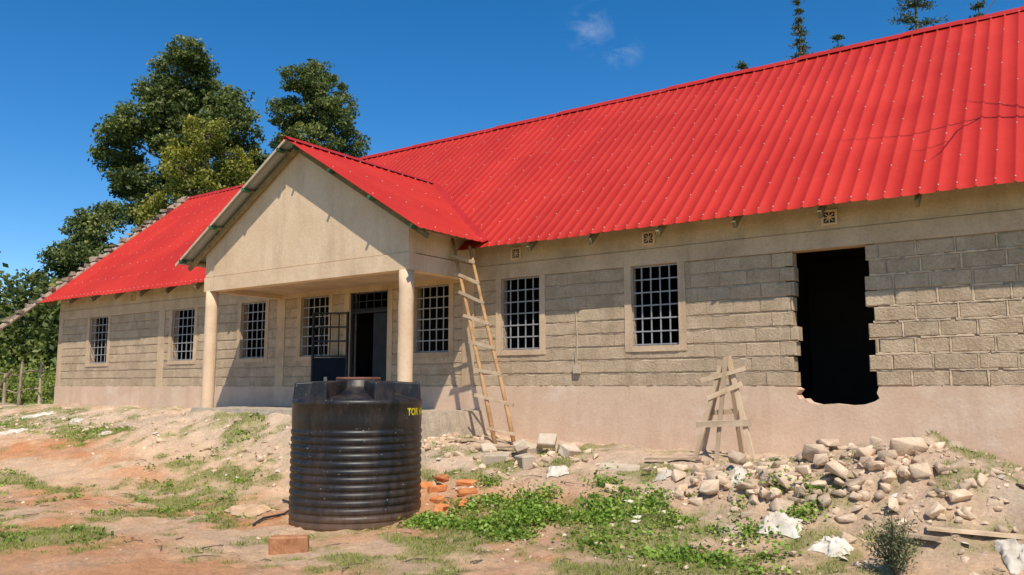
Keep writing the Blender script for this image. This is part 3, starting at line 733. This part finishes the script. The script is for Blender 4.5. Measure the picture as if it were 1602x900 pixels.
for i in range(90):
    x=random.choice([random.uniform(-22,-13),random.uniform(-12,-5),random.uniform(-4.5,.5)]); y=random.gauss(8.6,.5) if x<-13 or x>-4.5 else random.uniform(7.5,9.2); s=random.uniform(.02,.07)
    z=gz(x,y)+.012; a=random.uniform(0,6.3); c,q=math.cos(a)*s,math.sin(a)*s
    mb.add([(x-c,y-q,z+random.uniform(0,.03)),(x+q*.6,y-c*.6,z),(x+c,y+q,z+random.uniform(0,.04)),(x-q*.6,y+c*.6,z+random.uniform(0,.03)),(x,y,z+.03)],[(0,1,4),(1,2,4),(2,3,4),(3,0,4)])
mb.obj('paper_litter',M_sack)

# ------------------------------------------------------------------ vegetation
def leafquads(C,size,aspect=.55,flat=0.,up=None):
    n=len(C); a=rng.normal(size=(n,3)); a/=np.linalg.norm(a,axis=1)[:,None]
    b=rng.normal(size=(n,3))
    if flat: b=b*np.array([1,1,1-flat]); a=a*np.array([1,1,1-flat]); a/=np.linalg.norm(a,axis=1)[:,None]
    b-= (a*b).sum(1)[:,None]*a; b/=np.linalg.norm(b,axis=1)[:,None]
    s=(size if np.ndim(size) else np.full(n,size))[:,None]
    V=np.stack([C-a*s*.5,C+b*s*aspect*.5,C+a*s*.5,C-b*s*aspect*.5],1).reshape(-1,3)
    F=np.arange(n*4).reshape(n,4); return V,F
RV=np.array([math.cos(math.radians(35.4)),math.sin(math.radians(35.4)),0]); DV=np.array([-math.sin(math.radians(35.4)),math.cos(math.radians(35.4)),0])
def tree(name,x,y,lobes,leafm,leaf=.2,dens=1.,clump=.38,depth=1.,base=None,trunk=.32,bias=0.):
    T=empty(name,(x,y,0)); z0=gz(x,y) if base is None else base
    P=[];Rn=[]; mb=MB(); ztop=max(l[1] for l in lobes); zmin=min(l[1] for l in lobes)
    tp=[Vector((0,0,z0-.2))]; 
    for t in (.35,.7,1.): tp.append(Vector((random.uniform(-.25,.25)*t*1.5,random.uniform(-.2,.2)*t,z0+(ztop-z0)*t*.93)))
    mb.tube(tp,[trunk,trunk*.8,trunk*.5,trunk*.12],10)
    for l in lobes:
        s,z,rs,rz=l[:4]; dd=l[4] if len(l)>4 else random.uniform(-1.2,1.2)*depth
        c=RV*s+DV*dd+np.array([0,0,z])
        t=max(.15,min(.9,(z-1.6-z0)/(ztop-z0)/.93))
        ts=[0,.35,.7,1.]; 
        for q in range(3):
            if ts[q]<=t<=ts[q+1]: st=tp[q].lerp(tp[q+1],(t-ts[q])/(ts[q+1]-ts[q]))
        cv=Vector(c); mid=st.lerp(cv,.5)+Vector((0,0,-.25))
        mb.tube([st,mid,cv],[trunk*.32,trunk*.2,.03],6)
        nc=int(40*dens*rs*rs*(rz/rs)**.5/1.6)+8
        for q in range(nc):
            d=rng.normal(size=3); d/=np.linalg.norm(d); r=rng.uniform(.3,1.0)**.55
            wob=1+.18*math.sin(d[0]*5+z)*math.cos(d[2]*4+s)
            cc=c+ (RV*d[0]*rs+DV*d[1]*rs+np.array([0,0,d[2]*rz]))*r*wob
            m=int(62*dens*rng.uniform(.5,1.3)); e=rng.normal(size=(m,3)); e/=np.linalg.norm(e,axis=1)[:,None]; e*=rng.random((m,1))**.4
            pts=cc+e*np.array([clump,clump,clump*.6])*1.7*rng.uniform(.6,1.15)
            P.append(pts); Rn.append(np.clip(rng.uniform(.05,.7)+.22*e[:,2]+.12*d[2]+bias+rng.normal(size=m)*.12,0,1))  # random tone plus lighter clump and lobe tops: sunlit tops painted into leaf colour
            if rng.random()<.2: mb.tube([cv,Vector(cc)],[.035,.012],4)
    P=np.concatenate(P);Rn=np.concatenate(Rn); V,F=leafquads(P,rng.uniform(.6,1.25,len(P))*leaf)
    np_mesh('crown',V,F,Rn,leafm,T); mb.obj('trunk_and_limbs',M_bark,T)
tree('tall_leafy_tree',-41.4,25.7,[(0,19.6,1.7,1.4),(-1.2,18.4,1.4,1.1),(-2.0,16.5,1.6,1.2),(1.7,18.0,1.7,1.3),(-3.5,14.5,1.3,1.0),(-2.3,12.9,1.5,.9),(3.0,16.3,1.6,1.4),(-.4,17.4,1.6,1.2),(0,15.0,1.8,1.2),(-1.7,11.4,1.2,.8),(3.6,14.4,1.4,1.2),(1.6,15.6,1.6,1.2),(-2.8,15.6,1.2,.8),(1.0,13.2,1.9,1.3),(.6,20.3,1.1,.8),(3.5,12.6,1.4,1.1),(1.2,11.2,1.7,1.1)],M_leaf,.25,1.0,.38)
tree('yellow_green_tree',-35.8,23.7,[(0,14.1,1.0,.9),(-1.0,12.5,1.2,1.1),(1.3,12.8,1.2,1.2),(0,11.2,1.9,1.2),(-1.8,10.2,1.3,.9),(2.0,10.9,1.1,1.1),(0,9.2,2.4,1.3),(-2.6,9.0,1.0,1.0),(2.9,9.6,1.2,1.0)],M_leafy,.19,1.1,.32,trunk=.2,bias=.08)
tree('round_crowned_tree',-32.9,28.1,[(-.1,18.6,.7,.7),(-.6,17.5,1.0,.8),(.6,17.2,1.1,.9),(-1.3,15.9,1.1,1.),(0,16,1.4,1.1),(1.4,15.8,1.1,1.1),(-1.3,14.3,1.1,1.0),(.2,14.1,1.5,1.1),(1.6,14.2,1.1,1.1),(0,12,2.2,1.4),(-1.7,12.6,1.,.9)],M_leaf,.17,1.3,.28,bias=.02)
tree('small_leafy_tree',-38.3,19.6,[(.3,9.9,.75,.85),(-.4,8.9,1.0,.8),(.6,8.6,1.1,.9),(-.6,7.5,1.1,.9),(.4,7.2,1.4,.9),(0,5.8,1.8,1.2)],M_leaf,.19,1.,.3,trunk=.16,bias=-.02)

def conifer(name,x,y,top,rad,z0=1.,zstart=4.,step=.42,leaf=.14,droop=.25,per=9,dens=34):
    T=empty(name,(x,y,0)); mb=MB(); mb.tube([(0,0,z0-.2),(.05,.03,(z0+top)/2),(0,0,top)],[.22,.13,.02],8); P=[];Rn=[]
    z=zstart
    while z<top:
        f=(top-z)/(top-zstart); R=rad*(f**.8)*random.uniform(.75,1.2)+.12
        for k in range(per):
            a=random.uniform(0,6.283); r=R*random.uniform(.55,1.15); e=np.array([math.cos(a)*r,math.sin(a)*r,z+r*.18-droop*r+random.uniform(-.1,.1)]); s=np.array([0,0,z])
            mb.tube([Vector(s),Vector(e)],[.03,.008],4)
            n=int(dens*(.4+r)); t=rng.uniform(.2,1.05,n)[:,None]; p=s+(e-s)*t+rng.normal(size=(n,3))*np.array([.13,.13,.07])*(.5+r*.5); P.append(p); Rn.append(np.clip(rng.uniform(0,.8)+rng.normal(size=n)*.15,0,1))
        z+=step*random.uniform(.7,1.3)
    P=np.concatenate(P);V,F=leafquads(P,rng.uniform(.6,1.2,len(P))*leaf,.4); np_mesh('crown',V,F,np.concatenate(Rn),M_leafc,T); mb.obj('trunk_and_limbs',M_bark,T)
conifer('slender_conifer',-8.3,30.9,16.5,.75,zstart=9,step=.3,per=6,dens=40,droop=.9,leaf=.12)
conifer('spreading_conifer',-4.6,33.5,18.6,2.2,zstart=9,step=.55,per=9,dens=42,droop=.1)
conifer('young_conifer',-7.1,31.7,15.0,1.0,zstart=9); conifer('young_conifer',-10.2,29.6,14.1,.9,zstart=8); conifer('young_conifer',-2.6,34.9,16.5,1.6,zstart=9)
P=[];Rn=[]
for i in range(170):
    az=math.radians(random.uniform(57,84)); R=random.uniform(38,58); cx,cy=-R*math.sin(az),R*math.cos(az); hgt=random.uniform(4.0,7.4)*(R/46)
    con=random.random()<.4
    if con: hgt*=1.2; w=.8
    else: w=1.6
    tb=rng.uniform(0,.35)
    z=1.2
    while z<hgt:
        f=1-z/hgt; nb=3 if con else 5
        for q in range(nb):
            rr=w*(.2+f*1.0); oc=np.array([cx,cy,z])+rng.normal(size=3)*np.array([rr*.6,rr*.6,.25]); m=int(16*random.uniform(.7,1.4)); P.append(oc+rng.normal(size=(m,3))*np.array([.3,.3,.18])); Rn.append(np.clip(tb+rng.uniform(0,.5)+rng.normal(size=m)*.12,0,1))
        z+=.5
P=np.concatenate(P);V,F=leafquads(P,rng.uniform(.22,.42,len(P))); np_mesh('tree_line',V,F,np.concatenate(Rn),M_leaf)
P=[];Rn=[]
for i in range(160):
    x=random.uniform(-34,-24.6); y=random.uniform(11.6,15.5); h=random.uniform(.3,1.2); m=70; P.append(np.array([x,y,gz(x,y)+h*.5])+rng.normal(size=(m,3))*np.array([.3,.3,h*.4])); Rn.append(np.clip(rng.uniform(0,.7)+rng.normal(size=m)*.15,0,1))
P=np.concatenate(P);V,F=leafquads(P,rng.uniform(.08,.18,len(P))); np_mesh('hedge',V,F,np.concatenate(Rn),M_grass)
FN=MB()
for i,x in enumerate(np.arange(-31.5,-24.4,.95)):
    yb=11.3+.1*math.sin(i*2); z=gz(x,yb); FN.tube([(x,yb,z-.1),(x+random.uniform(-.08,.08),yb,z+random.uniform(.9,1.5))],[.05,.04],7)
for zz in (.45,.95): FN.tube([(x,11.27+.04*math.sin(x*3),gz(x,11.3)+zz+.05*math.sin(x*2+zz)) for x in np.arange(-31.6,-24.3,.7)],[.02]*11,5)
FN.tube([(-27.6,11.1,gz(-27.6,11.1)),(-26.4,11.25,2.1)],[.04,.035],6)
FN.obj('pole_fence',M_verge)
mb=MB(); bx,by=4.2,8.6
mb.tube([(bx,by,.2),(bx-.1,by+.1,3),(bx-.3,by+.4,6),(bx-.8,by+.9,7.8)],[.16,.13,.10,.07],8)
mb.tube([(bx-.8,by+.9,7.8),(1.9,10.2,8.3),(.6,10.7,8.25),(-.3,10.6,8.0),(-1.3,10.7,8.35)],[.05,.025,.013,.010,.004],6)
mb.tube([(.6,10.7,8.25),(.0,10.8,7.4),(-.55,10.75,6.25),(-.76,10.7,5.95)],[.012,.010,.008,.004],5)
mb.tube([(-.3,10.77,6.8),(-.72,10.8,6.42),(-.86,10.8,6.5)],[.008,.006,.003],5)
mb.tube([(1.9,10.2,8.3),(1.2,10.6,9.2),(.8,10.8,9.6)],[.02,.012,.004],5)
mb.tube([(bx-.3,by+.4,6),(bx+.8,by+.2,7.5),(bx+1.5,by,8.6)],[.06,.04,.01],6)
mb.obj('bare_tree',M_bark)

def scatter(n,box,thr=.15):
    x=rng.uniform(box[0],box[1],n);y=rng.uniform(box[2],box[3],n); g=grassmask(x,y); k=rng.random(n)<np.where(g>thr,g,0); return x[k],y[k],g[k]
x,y,g=scatter(300000,(-22,0,3,10.2))
ok=np.hypot(x+7.31,y-7.05)>.8; x,y,g=x[ok],y[ok],g[ok]
z=G(x,y); n=len(x); h=rng.uniform(.012,.055,n)*(.4+g*.7); a=rng.uniform(0,6.283,n); w=rng.uniform(.003,.008,n); ln=rng.uniform(.2,1.3,n)*h; b=rng.uniform(0,6.283,n)
V=np.stack([np.stack([x-np.cos(a)*w,y-np.sin(a)*w,z-.005],-1),np.stack([x+np.cos(a)*w,y+np.sin(a)*w,z-.005],-1),np.stack([x+np.cos(b)*ln,y+np.sin(b)*ln,z+h],-1)],1).reshape(-1,3)
np_mesh('grass_patches',V,np.arange(n*3).reshape(n,3),np.clip(fbm(x,y,1.5,2)+rng.normal(size=n)*.18,0,1),M_grass)
x,y,g=scatter(2000,(-6.6,-2.3,6.9,8.7),.3)
x2,y2,_=scatter(1800,(-20,-7.5,3.4,9.2),.4); k=rng.random(len(x2))<.6; x=np.concatenate([x,x2[k]]);y=np.concatenate([y,y2[k]])
hn=fbm(x+5,y+8,1.8,3)
ok=(np.hypot(x+7.31,y-7.05)>.9)&(rng.random(len(x))<np.clip((hn-.3)*4,.15,1)); x,y,hn=x[ok],y[ok],hn[ok]; P=[];Rn=[]
for a,b,q in zip(x,y,hn):
    big=(a>-5.8 and a<-2.6 and b>7.1); h=rng.uniform(.03,.08 if not big else .05+.6*max(0,q-.35)); m=int(rng.integers(8,30)); P.append(np.array([a,b,gz(a,b)+h*.5])+rng.normal(size=(m,3))*np.array([.07,.07,h*.35])); Rn.append(np.clip(rng.uniform(.0,.9)+rng.normal(size=m)*.16,0,1))
P=np.concatenate(P);V,F=leafquads(P,rng.uniform(.022,.06,len(P)),.75,.4); np_mesh('leafy_weeds',V,F,np.concatenate(Rn),M_weed)
SH=empty('small_shrub',(-1.42,7.42,gz(-1.42,7.42))); mb=MB(); P=[]
for i in range(30):
    a=random.uniform(0,6.28);r=random.uniform(.05,.24);h=random.uniform(.22,.5); e=Vector((math.cos(a)*r,math.sin(a)*r,h)); mb.tube([(0,0,0),e*.5+Vector((0,0,.04)),e],[.007,.005,.003],5)
    t=rng.uniform(.3,1.05,70)[:,None]; P.append(np.array(e)*t+rng.normal(size=(70,3))*.035)
P=np.concatenate(P);V,F=leafquads(P,rng.uniform(.018,.036,len(P)),.5); np_mesh('leaves',V,F,rng.random(len(P)),M_shrub,SH); mb.obj('stems',M_bark,SH)

# ------------------------------------------------------------------ sky & sun
w=bpy.data.worlds.new('World'); scene.world=w; w.use_nodes=True; nt=w.node_tree; bg=nt.nodes['Background']; L=nt.links.new
sd=Vector((1.05,-1,2.05)).normalized(); el=math.asin(sd.z); az=math.atan2(sd.x,sd.y)
sk=N(nt,'ShaderNodeTexSky',sky_type='NISHITA'); sk.sun_disc=False; sk.sun_elevation=el; sk.sun_rotation=az%(2*math.pi); sk.altitude=1500; sk.air_density=1.0; sk.dust_density=.2; sk.ozone_density=2.4
hs=N(nt,'ShaderNodeHueSaturation'); hs.inputs['Saturation'].default_value=1.38; hs.inputs['Value'].default_value=1.27; L(sk.outputs[0],hs.inputs['Color'])
tc=N(nt,'ShaderNodeTexCoord'); no=N(nt,'ShaderNodeTexNoise'); no.inputs['Scale'].default_value=16; no.inputs['Detail'].default_value=8; no.inputs['Roughness'].default_value=.65; no.inputs['Distortion'].default_value=.4
mp=N(nt,'ShaderNodeMapping'); mp.inputs['Scale'].default_value=(1,1,2.4); L(tc.outputs['Generated'],mp.inputs[0]); L(mp.outputs[0],no.inputs['Vector'])
def lobe(azd,eld,rad):
    a=math.radians(azd);e=math.radians(eld); c=(math.sin(a)*math.cos(e),math.cos(a)*math.cos(e),math.sin(e))
    d=N(nt,'ShaderNodeVectorMath',operation='DISTANCE'); L(tc.outputs['Generated'],d.inputs[0]); d.inputs[1].default_value=c
    m=N(nt,'ShaderNodeMapRange'); m.inputs[1].default_value=rad; m.inputs[2].default_value=0; m.inputs[3].default_value=0; m.inputs[4].default_value=.8; L(d.outputs['Value'],m.inputs[0]); return m.outputs[0]
l1=lobe(-29.6,24.6,.035); l2=lobe(-27.4,23.2,.03)
mxm=N(nt,'ShaderNodeMath',operation='MAXIMUM'); L(l1,mxm.inputs[0]); L(l2,mxm.inputs[1])
cm=N(nt,'ShaderNodeMapRange'); cm.inputs[1].default_value=.48; cm.inputs[2].default_value=.95; L(no.outputs['Fac'],cm.inputs[0])
mu=N(nt,'ShaderNodeMath',operation='MULTIPLY'); L(cm.outputs[0],mu.inputs[0]); L(mxm.outputs[0],mu.inputs[1])
mx=N(nt,'ShaderNodeMix',data_type='RGBA'); L(mu.outputs[0],mx.inputs[0]); L(hs.outputs[0],mx.inputs[6]); mx.inputs[7].default_value=(5.5,6,7,1); L(mx.outputs[2],bg.inputs['Color']); bg.inputs['Strength'].default_value=.12
sl=bpy.data.lights.new('sun','SUN'); sl.energy=5; sl.angle=math.radians(.5); sl.color=(1,.92,.78); so=link(bpy.data.objects.new('sun',sl)); so.rotation_euler=(-sd).to_track_quat('-Z','Y').to_euler(); so.location=(10,-10,20)

# ------------------------------------------------------------------ camera
cam=bpy.data.cameras.new('camera'); co=link(bpy.data.objects.new('camera',cam)); scene.camera=co
cam.sensor_width=36; cam.lens=36*1270/1602; cam.clip_end=2000; cam.clip_start=.05
co.location=(0,0,1.6); co.rotation_euler=(math.pi/2+math.atan(155/1270.),0,math.radians(35.4))
